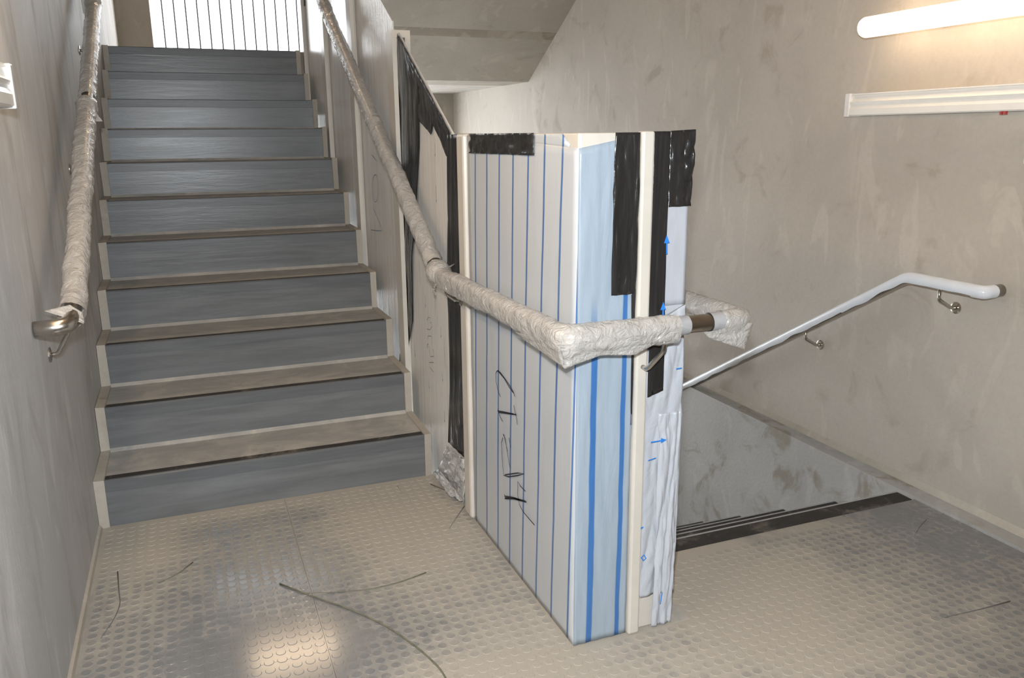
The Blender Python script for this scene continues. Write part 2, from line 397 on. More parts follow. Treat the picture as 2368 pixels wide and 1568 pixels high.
for i in range(nx0, 70):
    cx = tx0 + (i + 0.5) * PITCH
    if cx < XL + 0.03 or cx > XLED - 0.03: continue
    for j in range(0, 62):
        cy = -0.03 - j * PITCH
        if cx > BX0 - 0.02 and cy > YD - 0.10: continue
        if BX0 - 0.015 < cx < BX1 + 0.075 and cy > BY - 0.03: continue
        v = Vector((cx, cy, 0)) - CAM; d = v.dot(FW); px = 1184 + FPX * v.dot(RT) / d if d > 0.1 else -1; py = 784 - FPX * v.dot(UP) / d if d > 0.1 else 9999
        seen = -20 < px < 2390 and py < 1590
        studs.append((0 if seen else 1, d, cx, cy))
studs.sort()
bm = bmesh.new(); add_stud(bm, 0, 0); first = link('floor_stud', bm, 'floor', floor)
for k, (s, d, cx, cy) in enumerate(studs[:300]):
    o = first if k == 0 else first.copy()
    if k: COL.objects.link(o)
    o.parent = floor; o.location = (cx, cy, 0)
bm = bmesh.new()
for (s, d, cx, cy) in studs[300:]: add_stud(bm, cx, cy, 12)
link('small_floor_studs', bm, 'floor', floor, kind='stuff')
box('floor_patch', BX1 + 0.002, BX1 + 0.062, BY - 0.012, BY + 0.115, 0.0, 0.0012, 'tread', floor)

# ------------------------------------------------------------------ stair flights
def flight(root, x0, x1, y0, z0, rise, sgn):
    """rubber covered steps; rise=+1 climbs with y, -1 descends with y"""
    pass
up = thing('stair_flight', 'flight of grey rubber covered steps climbing between left wall and white balustrade', 'staircase', (0.57, 0, 0))
prof = [(0.0, -0.19)]
for k in range(NS):
    prof += [(k * G + 0.003, k * H - (0.002 if k else 0.19)), (k * G + 0.003, (k + 1) * H - 0.004)]
prof += [(NS * G - G + 0.3, ZUP - 0.004), (NS * G - G + 0.3, ZUP - 0.17), ((NS - 1) * G + 0.06, ZUP - 0.17), (0.33, -0.19)]
bm = bmesh.new()
# body as one box per step so that the mesh stays simple and closed
for k in range(NS):
    add_box(bm, XL + 0.001, 1.165, k * G + 0.004, (k + 1) * G + (0.1 if k < NS - 1 else 0.0), k * H - (0.42 if k else 0.19), (k + 1) * H - 0.004)
under(link('concrete_body', bm, 'step'), up)
def zigzag(xa, xb):
    pr = 0.007; a = []; b = []
    for k in range(NS):
        a += [(k * G - pr, k * H + (pr if k else 0.0)), (k * G - pr, (k + 1) * H + pr)]
    a += [((NS - 1) * G + 0.06, ZUP + pr)]
    bm = bmesh.new()
    # strip of quads: front face ribbon plus sides, closed by an inner offset line
    inn = []
    for k in range(NS):
        inn += [(k * G + 0.02, k * H - (0.02 if k else 0)), (k * G + 0.02, (k + 1) * H - 0.02)]
    inn += [((NS - 1) * G + 0.06, ZUP - 0.02)]
    rows = []
    for (y, z), (yi, zi) in zip(a, inn):
        j = 0.0015
        rows.append([bm.verts.new((xa, yi, zi)), bm.verts.new((xa + random.uniform(-j, j), y + random.uniform(-j, j), z + random.uniform(-j, j))),
                     bm.verts.new((xb + random.uniform(-j, j), y + random.uniform(-j, j), z + random.uniform(-j, j))), bm.verts.new((xb, yi, zi))])
    for A, B in zip(rows, rows[1:]):
        for i in range(4): bm.faces.new((A[i], A[(i + 1) % 4], B[(i + 1) % 4], B[i]))
    bm.faces.new(rows[0]); bm.faces.new(rows[-1][::-1])
    es = [e for e in bm.edges]
    return bm
under(link('edge_margin', zigzag(XL + 0.002, 0.001), 'string'), up)
under(link('edge_margin', zigzag(W - 0.001, W + 0.026), 'string'), up)
def step_parts(root, x0, x1, y, z_top, with_riser=True, depth=G, grip_w=0.036, first=False, band=0.042):
    if with_riser:
        bm = bmesh.new(); add_box(bm, x0, x1, y, y + 0.004, z_top - H, z_top - 0.006, 0)
        under(link('riser_cover', bm, 'riser'), root)
    nz_ = [(y - 0.004, z_top - band), (y + 0.001, z_top - band - 0.001), (y + 0.001, z_top - 0.006), (y + 0.009, z_top - 0.0035), (y + 0.009, z_top + 0.0015), (y - 0.001, z_top + 0.0015), (y - 0.004, z_top - 0.002)]
    bm = bmesh.new(); add_prism(bm, nz_, 'x', x0, x1); bmesh.ops.triangulate(bm, faces=[f for f in bm.faces if len(f.verts) > 4])
    no = under(link('nosing_strip', bm, 'nosing'), root)
    bm = bmesh.new(); add_box(bm, x0 + 0.002, x1 - 0.002, y + 0.009, y + 0.009 + grip_w, z_top - 0.004, z_top + 0.0008)
    link('grip_insert', bm, 'grip', no)
    bm = bmesh.new(); add_box(bm, x0, x1, y + 0.009 + grip_w, y + depth + 0.003, z_top - 0.004, z_top)
    # cove where tread meets the next riser
    add_prism(bm, [(y + depth - 0.012, z_top), (y + depth + 0.001, z_top), (y + depth + 0.001, z_top + 0.013)], 'x', x0, x1) if depth < 0.5 else None
    under(link('tread_cover', bm, 'tread'), root)
for k in range(NS):
    step_parts(up, 0.0, W, k * G, (k + 1) * H, depth=G if k < NS - 1 else 0.55)

# upper landing reached by the flight
land = box('floor_upper', XL, XR, (NS - 1) * G + 0.55, YB, ZUP - 0.17, ZUP, 'tread'); struct(land, 'far upper landing slab at the head of the stairs', 'floor')
bm = bmesh.new(); add_box(bm, 1.17, XR, (NS - 1) * G + 0.03, (NS - 1) * G + 0.549, ZUP - 0.17, ZUP); add_box(bm, XL, 1.17, (NS - 1) * G + 0.3, (NS - 1) * G + 0.549, ZUP - 0.17, ZUP - 0.005); link('slab_edge', bm, 'soffit', land)

# flight going down on the right
DX0, DX1 = BX1 + 0.03, XLED - 0.016
down = thing('stair_flight', 'black edged steps going down from the landing beside the right wall', 'staircase', (2.1, YD, -0.4))
bm = bmesh.new()
for k in range(1, NS):
    add_box(bm, DX0, XLED - 0.001, YD + (k - 1) * 0.302 - 0.1, YD + k * 0.302 - 0.004, -k * H - 0.16, -k * H - 0.004)
under(link('concrete_body', bm, 'step'), down)
GD = 0.302
def down_step(k):
    y = YD + k * GD; z = -k * H
    bm = bmesh.new(); add_prism(bm, [(y - 0.004, z - 0.004), (y + 0.003, z - 0.045), (y + 0.007, z - 0.045), (y + 0.007, z - 0.002), (y + 0.004, z + 0.002), (y - 0.004, z + 0.002)], 'x', DX0, DX1)
    bmesh.ops.triangulate(bm, faces=[f for f in bm.faces if len(f.verts) > 4]); no = under(link('nosing_strip', bm, M['tape_silver']), down)
    bm = bmesh.new(); add_box(bm, DX0, DX1, y - 0.072, y - 0.004, z - 0.004, z + 0.0015)
    link('grip_insert', bm, 'grip', no)
    bm = bmesh.new(); add_box(bm, DX0, DX1, y - 0.001, y + 0.003, z - H, z - 0.004); under(link('riser_cover', bm, 'riser'), down)
    if k: 
        bm = bmesh.new(); add_box(bm, DX0, DX1, y - GD + 0.003, y - 0.072, z - 0.004, z); under(link('tread_cover', bm, 'tread'), down)
for k in range(NS): down_step(k)
box('grip_edge_filler', BX0 + 0.03, DX0 - 0.001, YD - 0.0705, YD, -0.0045, 0.0, 'grip', floor)
lowl = box('floor_lower', XL, XLED, YD + (NS - 1) * GD, YB, -NS * H - 0.17, -NS * H, 'tread'); struct(lowl, 'lower landing at the foot of the steps going down', 'floor')

# flights overhead
def slab(root_name, label, x0, x1, y_a, z_a, y_b, z_b, th):
    t = thing(root_name, label, 'staircase', ((x0 + x1) / 2, y_a, z_a))
    bm = bmesh.new(); add_prism(bm, [(y_a, z_a), (y_b, z_b), (y_b, z_b + th), (y_a, z_a + th)], 'x', x0, x1); under(link('soffit_slab', bm, 'soffit'), t)
    n = NS; bm = bmesh.new()
    for k in range(n):
        f0 = k / n; f1 = (k + 1) / n; ya = y_a + (y_b - y_a) * f0; yb = y_a + (y_b - y_a) * f1; z0 = z_a + (z_b - z_a) * f0 + th
        add_prism(bm, [(ya, z0), (yb, z0 + (z_b - z_a) / n), (ya, z0 + (z_b - z_a) / n)], 'x', x0, x1)
    under(link('step_blocks', bm, 'step'), t); return t
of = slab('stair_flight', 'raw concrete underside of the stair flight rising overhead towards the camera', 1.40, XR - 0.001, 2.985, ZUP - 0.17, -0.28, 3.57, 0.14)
slab('stair_flight', 'concrete stair flight above the covered steps, added out of view to block sky light', XL + 0.001, 1.16, -0.28, 3.57, 3.05, 5.44, 0.14)  # unseen upper flight, put in only to block light over the steps
# board joint across the soffit: a shallow ridge
bm = bmesh.new(); yj = 2.545; zj = ZUP - 0.17 + (2.985 - yj) * (3.57 - ZUP + 0.17) / (2.985 + 0.27)
add_prism(bm, [(yj, zj + 0.002), (yj - 0.07, zj + 0.002 + 0.07 * 0.5744), (yj - 0.07, zj - 0.0015 + 0.07 * 0.5744), (yj, zj - 0.0015)], 'x', 1.41, XR - 0.002)
under(link('formwork_joint', bm, M['joint']), of)

# rods in the far opening
rods = thing('rod_screen', 'row of thin vertical rods across the bright opening at the stair top', 'screen', (1.3, YB + 0.27, -1.9))
bm = bmesh.new(); add_tube(bm, [(0, 0, -2.2), (0, 0, 3.3)], 0.0065, 8); r0 = link('rod', bm, 'rod', None, True)
xr = 0.326; k = 0
while xr < OX1 - 0.03:
    o = r0 if k == 0 else r0.copy()
    if k: COL.objects.link(o)
    o.location = (xr, YB + 0.27, 0); under(o, rods); xr += 0.0945; k += 1

# ------------------------------------------------------------------ balustrade with boxed end
bal = thing('stairwell_balustrade', 'white panelled balustrade with boxed end in striped film and black tape', 'balustrade', (1.34, -0.6, 0))
def bpart(o): return under(o, bal)
def toppath(y): return BH if y < -0.24 else BH + SL * (y + 0.24)
# cores (dark inside)
bpart(box('core_box', BX0 + 0.02, BX1 - 0.02, BY + 0.02, -0.40, 0.0, BH - 0.012, 'core'))
pa = bpart(box('panel', BX0, BX0 + 0.018, BY + 0.004, -0.437, 0.001, BH, 'cream', bev=0.004))
pf1 = bpart(box('panel', BX0 + 0.002, 1.356, BY, BY + 0.016, 0.001, BH, 'cream', bev=0.004))
pf2 = bpart(box('panel', 1.384, BX1 + 0.006, BY + 0.004, BY + 0.02, 0.001, BH, 'cream', bev=0.003))
pr_ = bpart(box('panel', BX1 - 0.012, BX1 + 0.006, BY + 0.02, -0.40, 0.001, BH, 'cream', bev=0.003))
bpart(box('top_cap', BX0 + 0.018, BX1 - 0.012, BY + 0.02, -0.40, BH - 0.012, BH - 0.002, 'cream'))
# left-hand posts and sloped panels along the steps up
bpart(box('post', 1.183, 1.245, -0.436, -0.362, 0.001, BH + 0.002, 'cream', bev=0.010))
PX0, PX1 = 1.2135, 1.2195
def sloped_panel(y0, y1, mat, x0=PX0, x1=PX1, zb=None):
    zb0 = -0.28 if y0 < 0 else y0 * SL - 0.45; zb1 = y1 * SL - 0.45
    pts = [(y0, max(zb0, -0.3)), (y1, max(-0.3, zb1)), (y1, toppath(y1))]
    if y0 < -0.24: pts += [(-0.24, BH), (y0, BH)]
    else: pts += [(y0, toppath(y0))]
    return bpart(prism('panel', pts, 'x', x0, x1, mat))
posts_y = [0.50, 1.335, 2.15, 2.97]
pb = sloped_panel(-0.361, 0.452, 'panel_b')
pc = sloped_panel(0.548, 1.29, 'panel_c'); pd = sloped_panel(1.38, 2.105, 'panel_c'); pe = sloped_panel(2.195, 2.925, 'panel_c')
def upost(y, ztop, hw=0.048):
    zb = max(-0.19, y * SL - 0.25)
    xa, xb = 1.187, 1.262
    bm = bmesh.new()
    add_box(bm, xa, xa + 0.018, y - hw, y + hw, zb, ztop); add_box(bm, xb - 0.022, xb, y - hw, y + hw, zb, ztop); add_box(bm, xa + 0.018, xb - 0.022, y - hw + 0.03, y + hw, zb, ztop - 0.0); add_box(bm, xa + 0.018, xb - 0.022, y - hw, y - hw + 0.03, ztop - 0.028, ztop)
    return bpart(link('post', bm, 'cream'))
upost(0.50, 1.728)
for y in posts_y[1:]: upost(y, toppath(y) - 0.03 + 0.04)
# right-hand panels along the flight down
def low_panel(y0, y1):
    t = lambda y: BH if y < YD else BH - SL * (y - YD)
    ya = -0.398
    pts = [(y0, t(y0) - 1.75), (y1, t(y1) - 1.75), (y1, t(y1)), (y0, t(y0))]
    return bpart(prism('panel', pts, 'x', BX1 - 0.012, BX1 + 0.006, 'panel_b'))
for a, b in ((-0.397, 0.38), (0.47, 1.25), (1.34, 2.1)): low_panel(a, b)
for y in (0.425, 1.295):
    t = BH - SL * (y - YD); bpart(box('post', BX1 - 0.05, BX1 + 0.02, y - 0.044, y + 0.044, t - 1.75, t + 0.05, 'cream'))
# front post
bpart(box('post', 1.3535, 1.387, BY - 0.017, BY + 0.012, 0.001, BH + 0.003, 'cream', bev=0.006))

# film on the box, left side: wide striped film with a torn top corner
def sub(o, p):
    o.parent = p; return o
xf = BX0 - 0.0012
sub(sheet('striped_film', [(xf, BY - 0.004, BH - 0.034), (xf, BY - 0.004, 0.002)], [(xf, -0.439, BH - 0.004), (xf, -0.439, 0.002)], (-1, 0, 0), 'striped', None, 0.0012, 24, 60, (9, 3), 3.0, 0.0006), pa)
sub(sheet('striped_film', [(xf, BY + 0.05, BH - 0.034), (xf, BY + 0.04, BH - 0.028), (xf, BY + 0.085, BH - 0.002)], [(xf, -0.45, BH - 0.006), (xf, -0.45, BH - 0.004), (xf, -0.45, BH - 0.002)], (-1, 0, 0), 'striped', None, 0.0008, 20, 4, (9, 3), 3.0, 0.0005), pa)
# pale blue film on the front, its top edge torn off slantwise
yf = BY - 0.0012
sub(sheet('blue_film', [(BX0 - 0.001, yf, BH - 0.034), (BX0 - 0.001, yf, 0.002)], [(1.352, yf, BH - 0.006), (1.352, yf, 0.002)], (0, -1, 0), 'blue_film', None, 0.003, 20, 70, (5, 6), 11.0, 0.0006), pf1)
# wrinkled white film right of the front post
sub(sheet('white_film', [(1.388, BY + 0.002, 1.16), (1.388, BY + 0.002, 0.9)], [(BX1 + 0.006, BY + 0.002, 1.16), (BX1 + 0.006, BY + 0.002, 0.9)], (0, -1, 0), 'cap_film', None, 0.0012, 12, 16, (4, 2), 2.0), pf2)
sub(sheet('white_film', [(1.388, BY, 0.845), (1.388, BY, 0.5), (1.392, BY, 0.10)], [(BX1 + 0.007, BY, 0.9), (BX1 + 0.010, BY, 0.4), (BX1 + 0.006, BY, 0.10)], (0, -1, 0), 'crinkle', None, 0.0058, 34, 90, (2.2, 5), 21.0), pf2)
sub(sheet('white_film', [(1.388, BY + 0.002, 0.9), (1.388, BY + 0.002, 0.845)], [(BX1 + 0.006, BY + 0.002, 0.9), (BX1 + 0.006, BY + 0.002, 0.9 - 0.001)], (0, -1, 0), 'cap_film', None, 0.001, 10, 4, (4, 2), 2.0), pf2)
sub(sheet('white_film', [(1.43, BY - 0.002, 0.62), (1.435, BY - 0.002, 0.3), (1.43, BY - 0.002, 0.003)], [(BX1 + 0.005, BY - 0.002, 0.62), (BX1 + 0.004, BY - 0.002, 0.3), (BX1 + 0.002, BY - 0.002, 0.003)], (0, -1, 0), 'crinkle', None, 0.010, 30, 80, (2.2, 3.2), 33.0), pf2)
# black tape pieces on the front
def tape(left, right, normal, parent=None, amp=0.004, seed=0.0, nu=14, nv=40, freq=(5, 3), mat='black'):
    o = sheet('black_tape', left, right, normal, mat, None, amp, nu, nv, freq, seed, 0.0012)
    return sub(o, parent) if parent else bpart(o)
F = (0, -1, 0); SIDE = (-1, 0, 0)
tape([(1.286, BY - 0.006, BH), (1.283, BY - 0.006, 1.25), (1.284, BY - 0.006, 0.94)], [(1.351, BY - 0.006, BH), (1.351, BY - 0.006, 1.2), (1.349, BY - 0.006, 0.94)], F, pf1, 0.005, 1.0, freq=(3.5, 2))
tape([(1.389, BY - 0.004, BH + 0.002), (1.389, BY - 0.005, 0.90), (1.389, BY - 0.014, 0.84), (1.389, BY - 0.014, 0.672)], [(1.434, BY - 0.004, BH + 0.002), (1.434, BY - 0.005, 0.90), (1.434, BY - 0.014, 0.84), (1.434, BY - 0.014, 0.685)], F, pf2, 0.002, 4.0, freq=(3, 2))
tape([(1.434, BY - 0.003, BH + 0.003), (1.434, BY - 0.003, 1.145)], [(BX1 + 0.012, BY - 0.003, BH + 0.006), (BX1 + 0.007, BY - 0.003, 1.145)], F, pf2, 0.006, 8.0, 20, 30, freq=(1.6, 3.2))
tape([(1.341, BY - 0.003, 0.95), (1.346, BY - 0.003, 0.8), (1.349, BY - 0.003, 0.6)], [(1.353, BY - 0.003, 0.95), (1.353, BY - 0.003, 0.8), (1.353, BY - 0.003, 0.6)], F, pf1, 0.001, 8.5, 4, 20)
# on the box, left side
tape([(xf - 0.002, -0.985, BH + 0.001), (xf - 0.002, -0.985, 1.266)], [(xf - 0.002, -0.483, BH + 0.001), (xf - 0.002, -0.468, 1.262)], SIDE, pa, 0.006, 12.0, 40, 10, (10, 1.6))
def pl(px, py, x=PX0 - 0.002): return tuple(at(px, py, 'x', x))
# beside the first post
tape([pl(1036, 312), pl(1036, 480), pl(1036, 640), pl(1040, 800), pl(1041, 900), pl(1038, 1022)], [pl(1062, 310), pl(1066, 480), pl(1069, 640), pl(1072, 800), pl(1074, 940), pl(1077, 1060)], SIDE, pb, 0.004, 15.0, 14, 60, (4, 2))
# torn black film below the sloped top edge and along the next post
tape([(PX0 - 0.002, 0.451, toppath(0.451) - 0.002), pl(917, 240), pl(921, 400), pl(926, 560), pl(928, 700), pl(927, 835)], [(PX0 - 0.002, 0.30, toppath(0.30) - 0.002), pl(972, 205), pl(971, 330), pl(966, 485), pl(956, 590), pl(956, 742), pl(942, 832)], SIDE, pb, 0.005, 18.0, 16, 70, (5, 2))
tape([(PX0 - 0.003, y, toppath(y) - 0.002) for y in (0.32, 0.12, -0.05, -0.225)], [pl(960, 230), pl(970, 280), pl(1000, 312), pl(1003, 288), pl(1016, 318), pl(1034, 362)], SIDE, pb, 0.003, 23.0, 10, 50, (3, 5))
0 and bpart(box('top_edge', PX0 - 0.003, PX1 + 0.003, -0.36, -0.24, BH - 0.004, BH + 0.002, 'black'))
tape([(PX0 - 0.002, 2.925, toppath(2.925)), (PX0 - 0.002, 2.925, 2.15)], [(PX0 - 0.002, 2.87, toppath(2.87)), (PX0 - 0.002, 2.885, 2.15)], SIDE, pe, 0.003, 27.0, 8, 24)
# loose silvery film crumpled at the foot of the panel
sub(sheet('crumpled_film', [pl(1036, 1030), pl(1020, 1075), pl(1001, 1100)], [pl(1078, 1062), pl(1078, 1130), pl(1079, 1192)], (-1, -0.15, 0.1), 'clear_crumple', None, 0.016, 26, 36, (5, 5), 41.0), pb)
sub(sheet('crumpled_film', [tuple(at(1001, 1098, 'z', 0.012)), tuple(at(1040, 1150, 'z', 0.012))], [tuple(at(1022, 1098, 'z', 0.018)), tuple(at(1076, 1168, 'z', 0.016))], (-0.3, -0.2, 1), 'clear_crumple', None, 0.02, 16, 24, (4, 6), 44.0), pb)

# printed and hand-written marks
z6 = lambda x, y: tuple(at(1100 + x / 3.409, 780 + y / 3.409, 'x', BX0 - 0.0066))
def ink(strokes, f): return [[f(*p) for p in s] for s in strokes]
sub(ribbon('handwriting', ink([[(195, 470), (175, 420), (160, 340), (158, 290), (166, 268), (178, 262), (200, 285), (240, 340), (280, 400), (300, 440), (308, 468)], [(175, 265), (225, 325), (262, 390), (298, 440)],
    [(300, 535), (310, 590), (325, 650), (328, 690)], [(175, 565), (182, 592), (240, 600), (320, 610)], [(172, 580), (230, 590), (300, 606)], [(180, 590), (195, 630), (212, 665)],
    [(215, 760), (232, 800), (245, 880), (258, 960), (270, 1030)], [(222, 765), (236, 830), (250, 900)], [(215, 790), (203, 830), (208, 950), (220, 1088), (260, 1100), (330, 1090), (378, 1076), (330, 1070), (230, 1084)], [(262, 790), (275, 870)],
    [(392, 1215), (350, 1170), (332, 1135), (330, 1240), (345, 1320), (370, 1370), (420, 1430), (464, 1480)], [(225, 1235), (232, 1265), (300, 1268), (400, 1300), (385, 1290), (290, 1262), (226, 1252)], [(228, 1272), (300, 1275), (395, 1298)]], z6), SIDE, 0.0036, 'ink', None), pa)
z1 = lambda x, y: tuple(at(900 + x / 3.733, 640 + y / 3.733, 'x', PX0 - 0.0012))
sub(ribbon('handwriting', ink([[(325, 375), (340, 350), (355, 355), (350, 400), (362, 395), (368, 430), (350, 460), (325, 450)], [(330, 540), (335, 510), (365, 515), (368, 580)], [(328, 620), (330, 580), (338, 585)], [(345, 600), (350, 650), (355, 690), (385, 688), (383, 640), (375, 625)], [(345, 740), (385, 740)], [(350, 780), (365, 800), (385, 825)], [(335, 610), (330, 600), (335, 575)]], z1), SIDE, 0.0024, 'faint_ink', None), pb)
z2 = lambda x, y: tuple(at(780 + x / 5.6, 320 + y / 5.6, 'x', PX0 - 0.0012))
el = [(490 + 42 * math.cos(a), 647 + 178 * math.sin(a)) for a in [i * math.pi / 10 for i in range(21)]]
sub(ribbon('handwriting', ink([el, [(460, 900), (490, 960), (530, 1060), (570, 1150), (568, 1195), (510, 1195), (435, 1185)], [(445, 215), (500, 285)]], z2), SIDE, 0.003, 'dull_blue', None), pc)
def arrow(p0, p1, normal, w, mat, parent, name='printed_arrow'):
    p0, p1 = Vector(p0), Vector(p1); N = Vector(normal); t = (p1 - p0).normalized(); s = t.cross(N).normalized(); hl = w * 5
    bm = bmesh.new(); a = p1 - t * hl
    bm.faces.new([bm.verts.new(v) for v in (p0 - s * w / 2, p0 + s * w / 2, a + s * w / 2, a - s * w / 2)])
    bm.faces.new([bm.verts.new(v) for v in (a - s * w * 2, a + s * w * 2, p1)])
    return sub(link(name, bm, mat), parent)
fp = lambda px, py, d=0.0165: tuple(at(px, py, 'y', BY - d))
for a, b, w in (((1542, 588), (1542, 543), 0.004), ((1533, 745), (1534, 698), 0.004), ((1505, 1023), (1542, 1017), 0.0035), ((1470, 1228), (1489, 1218), 0.0035)):
    arrow(fp(*a), fp(*b), F, w, 'blue_ink', pf2)
for st in ([fp(1564, 853), fp(1577, 851)], [fp(1499, 1065), fp(1517, 1059)], [fp(1527, 1397), fp(1531, 1370)], [fp(1483, 1290), fp(1489, 1283), fp(1494, 1291), fp(1488, 1296), fp(1483, 1290)]):
    sub(ribbon('printed_mark', [st], F, 0.003, 'blue_ink', None), pf2)
for (a, b) in (((983, 684), (984, 712)), ((1019, 756), (1020, 783)), ((1022, 862), (1024, 884)), ((991, 880), (993, 901)), ((1027, 950), (1028, 978)), ((1006, 330), (1006, 364)), ((1008, 430), (1009, 470)), ((995, 970), (997, 990)), ((958, 800), (960, 826))):
    arrow(z1((a[0] - 900) * 3.733, (a[1] - 640) * 3.733), z1((b[0] - 900) * 3.733, (b[1] - 640) * 3.733), SIDE, 0.0022, 'dull_blue', pb)

# ------------------------------------------------------------------ handrails
def bracket(root, top, foot, axis, name='bracket', rosette=True):
    """bent rod from the rail's underside to a round rosette on the wall; axis = outward normal of the wall"""
    top, foot = Vector(top), Vector(foot); n = Vector(axis)
    knee = Vector((top.x, top.y, top.z - 0.035)); elbow = foot + n * 0.022
    bm = bmesh.new(); add_tube(bm, rounded([top, knee, elbow, foot], 0.012, 5), 0.0062, 10)
    b = under(link(name, bm, 'bracket', None, True), root)
    if not rosette: return
    bm = bmesh.new(); add_tube(bm, [foot + n * 0.0005, foot + n * 0.004, foot + n * 0.0055], lambda i, d, a: 0.021 if i < 2 else 0.016, 24)
    link('rosette', bm, 'bracket', b, False)
def wrapped(root, path, r, seed, name='film_wrap', tear=0.0, mat='wrap', rough=1.0):
    pts = resample(path, 0.008)
    def rad(i, d, a):
        spiral = math.sin(d * 70 + a * 2 + 6 * nz(d * 6, seed)) * 0.0012
        w = abs(nz(d * 60 + a * 1.2, math.sin(a) * 1.2 + seed, math.cos(a) * 1.2)) * 0.0055 + nz(d * 8, seed + math.cos(a), math.sin(a)) * 0.004
        down = max(0.0, -math.sin(a)) ** 3
        return r + rough * (spiral + w) + tear * down * (0.75 + 0.5 * nz(d * 5, seed + 9))
    bm = bmesh.new(); add_tube(bm, pts, rad, 26, caps=False); return under(link(name, bm, mat, None, True), root)
RR = 0.0215
# left wall rail
lrx = 0.05
lr = thing('handrail', 'film wrapped handrail on the left wall ending in a bare steel elbow', 'handrail', (0.0, -0.6, 0.74))
p_end = Vector((XL + 0.004, -0.655, 0.852)); p_cor = Vector((lrx, -0.655, 0.855)); p_b = Vector((lrx, -0.60, 0.860)); s_l = (1.931 - 0.895) / (1.52 + 0.50)
p_s = Vector((lrx, -0.50, 0.895)); p_t = Vector((lrx, 2.9, 0.895 + 0.516 * 3.4))
under(tube('rail_tube', rounded([p_end, p_cor, p_s, p_t], 0.035, 8), RR, 'steel', None, 18), lr)
wp = [p_cor.lerp(p_s, 0.25)] + [p_s.lerp(p_t, t) for t in (0.0, 0.2)]
cuts = [(0.0, 0.30), (0.31, 0.55), (0.555, 1.0)]
sA = p_cor.lerp(p_s, 0.45)
segs = [[sA, p_s, p_s.lerp(p_t, 0.312)], [p_s.lerp(p_t, 0.322), p_s.lerp(p_t, 0.585)], [p_s.lerp(p_t, 0.59), p_t]]
for i, s in enumerate(segs): wrapped(lr, rounded(s, 0.05), (0.0315, 0.029, 0.028)[i], 3.0 + 7 * i, tear=(0.010, 0.006, 0.004)[i])
def knot(c, d, r, seed):
    bm = bmesh.new(); d = Vector(d).normalized(); pts = [Vector(c) + d * (k * 0.008 - 0.048) for k in range(13)]
    add_tube(bm, pts, lambda i, s, a: max(0.0222, r * (0.74 + 0.32 * math.sin(math.pi * i / 12)) + 0.009 * abs(nz(i * 0.55 + a * 0.8, math.cos(a) * 2, math.sin(a) * 2 + seed)) * math.sin(math.pi * i / 12)), 22, caps=False); return bm
dl = p_t - p_s
for t, sd in ((0.305, 1.0), (0.582, 2.0), (0.64, 3.0)): under(link('film_knot', knot(p_s.lerp(p_t, t), dl, 0.033, sd), 'wrap', None, True), lr)
def flap(root, a0, a1, b0, b1, normal, seed, amp=0.012, nu=12, nv=12, mid=None, midb=None):
    L = [a0] + ([mid] if mid else []) + [a1]; R_ = [b0] + ([midb] if midb else []) + [b1]
    return under(sheet('loose_flap', L, R_, normal, 'flap', None, amp, nu, nv, (2.5, 2.5), seed, 0.0006), root)
k0 = p_s.lerp(p_t, 0.60)
flap(lr, tuple(k0 + Vector((-0.015, 0, 0.02))), tuple(k0 + Vector((-0.02, -0.03, -0.08))), tuple(k0 + Vector((-0.055, 0.0, 0.035))), tuple(k0 + Vector((-0.052, 0.0, -0.07))), (0, -1, 0), 5.0)
k1 = p_s.lerp(p_t, 0.30)
flap(lr, tuple(k1 + Vector((0.02, -0.02, 0.01))), tuple(k1 + Vector((0.025, -0.04, -0.045))), tuple(k1 + Vector((0.035, -0.02, -0.02))), tuple(k1 + Vector((0.052, -0.03, -0.045))), (0, -1, 0), 6.0, 0.004)
e0 = sA
flap(lr, tuple(e0 + Vector((0.0, -0.012, 0.026))), tuple(e0 + Vector((0.028, -0.01, -0.02))), tuple(e0 + Vector((-0.055, -0.05, 0.022))), tuple(e0 + Vector((0.022, -0.04, -0.052))), (0.2, -1, 0.2), 7.0, 0.008, mid=tuple(e0 + Vector((0.026, -0.012, 0.004))), midb=tuple(e0 + Vector((0.03, -0.045, -0.02))))
for (y, z) in ((-0.47, 0.742), (0.53, 1.205), (1.48, 1.71), (2.5, 2.22)):
    zr = 0.895 + 0.516 * (y + 0.50) - RR
    bracket(lr, (lrx, y - 0.01, zr), (XL, y, z if z < zr - 0.03 else zr - 0.10), (1, 0, 0))

# rail round the balustrade
mrx = 1.13; ry = -1.312; rz = 0.866; rxr = 1.617
mr = thing('handrail', 'film wrapped handrail running down the balustrade and round its boxed end', 'handrail', (1.13, -1.3, 0.78))
q0 = Vector((mrx, 2.9, rz + 0.012 + 0.562 * 3.2)); q1 = Vector((mrx, -0.315, rz - 0.008)); q2 = Vector((mrx, ry, rz)); q3 = Vector((rxr, ry, rz + 0.002)); q4 = Vector((rxr, YD - 0.02, rz)); q5 = Vector((rxr, 1.6, rz - SL * (1.6 - YD)))
under(tube('rail_tube', rounded([q0, q1, q2, q3, q4, q5], 0.035, 8), RR, 'steel', None, 18), mr)
def part_of(a, b, t0, t1): return [a.lerp(b, t0), a.lerp(b, t1)]
wrapped(mr, part_of(q0, q1, 0.0, 0.383), 0.027, 21.0, tear=0.020)
wrapped(mr, part_of(q0, q1, 0.389, 0.715), 0.029, 22.0, tear=0.014)
wrapped(mr, part_of(q0, q1, 0.722, 0.985), 0.030, 23.0, tear=0.012)
for t, sd in ((0.386, 4.0), (0.720, 5.0)): under(link('film_knot', knot(q0.lerp(q1, t), q1 - q0, 0.029, sd), 'wrap', None, True), mr)
under(link('film_knot', knot(q1 + Vector((0, 0.012, 0.008)), (0, -1, -0.25), 0.038, 6.0), 'wrap', None, True), mr)
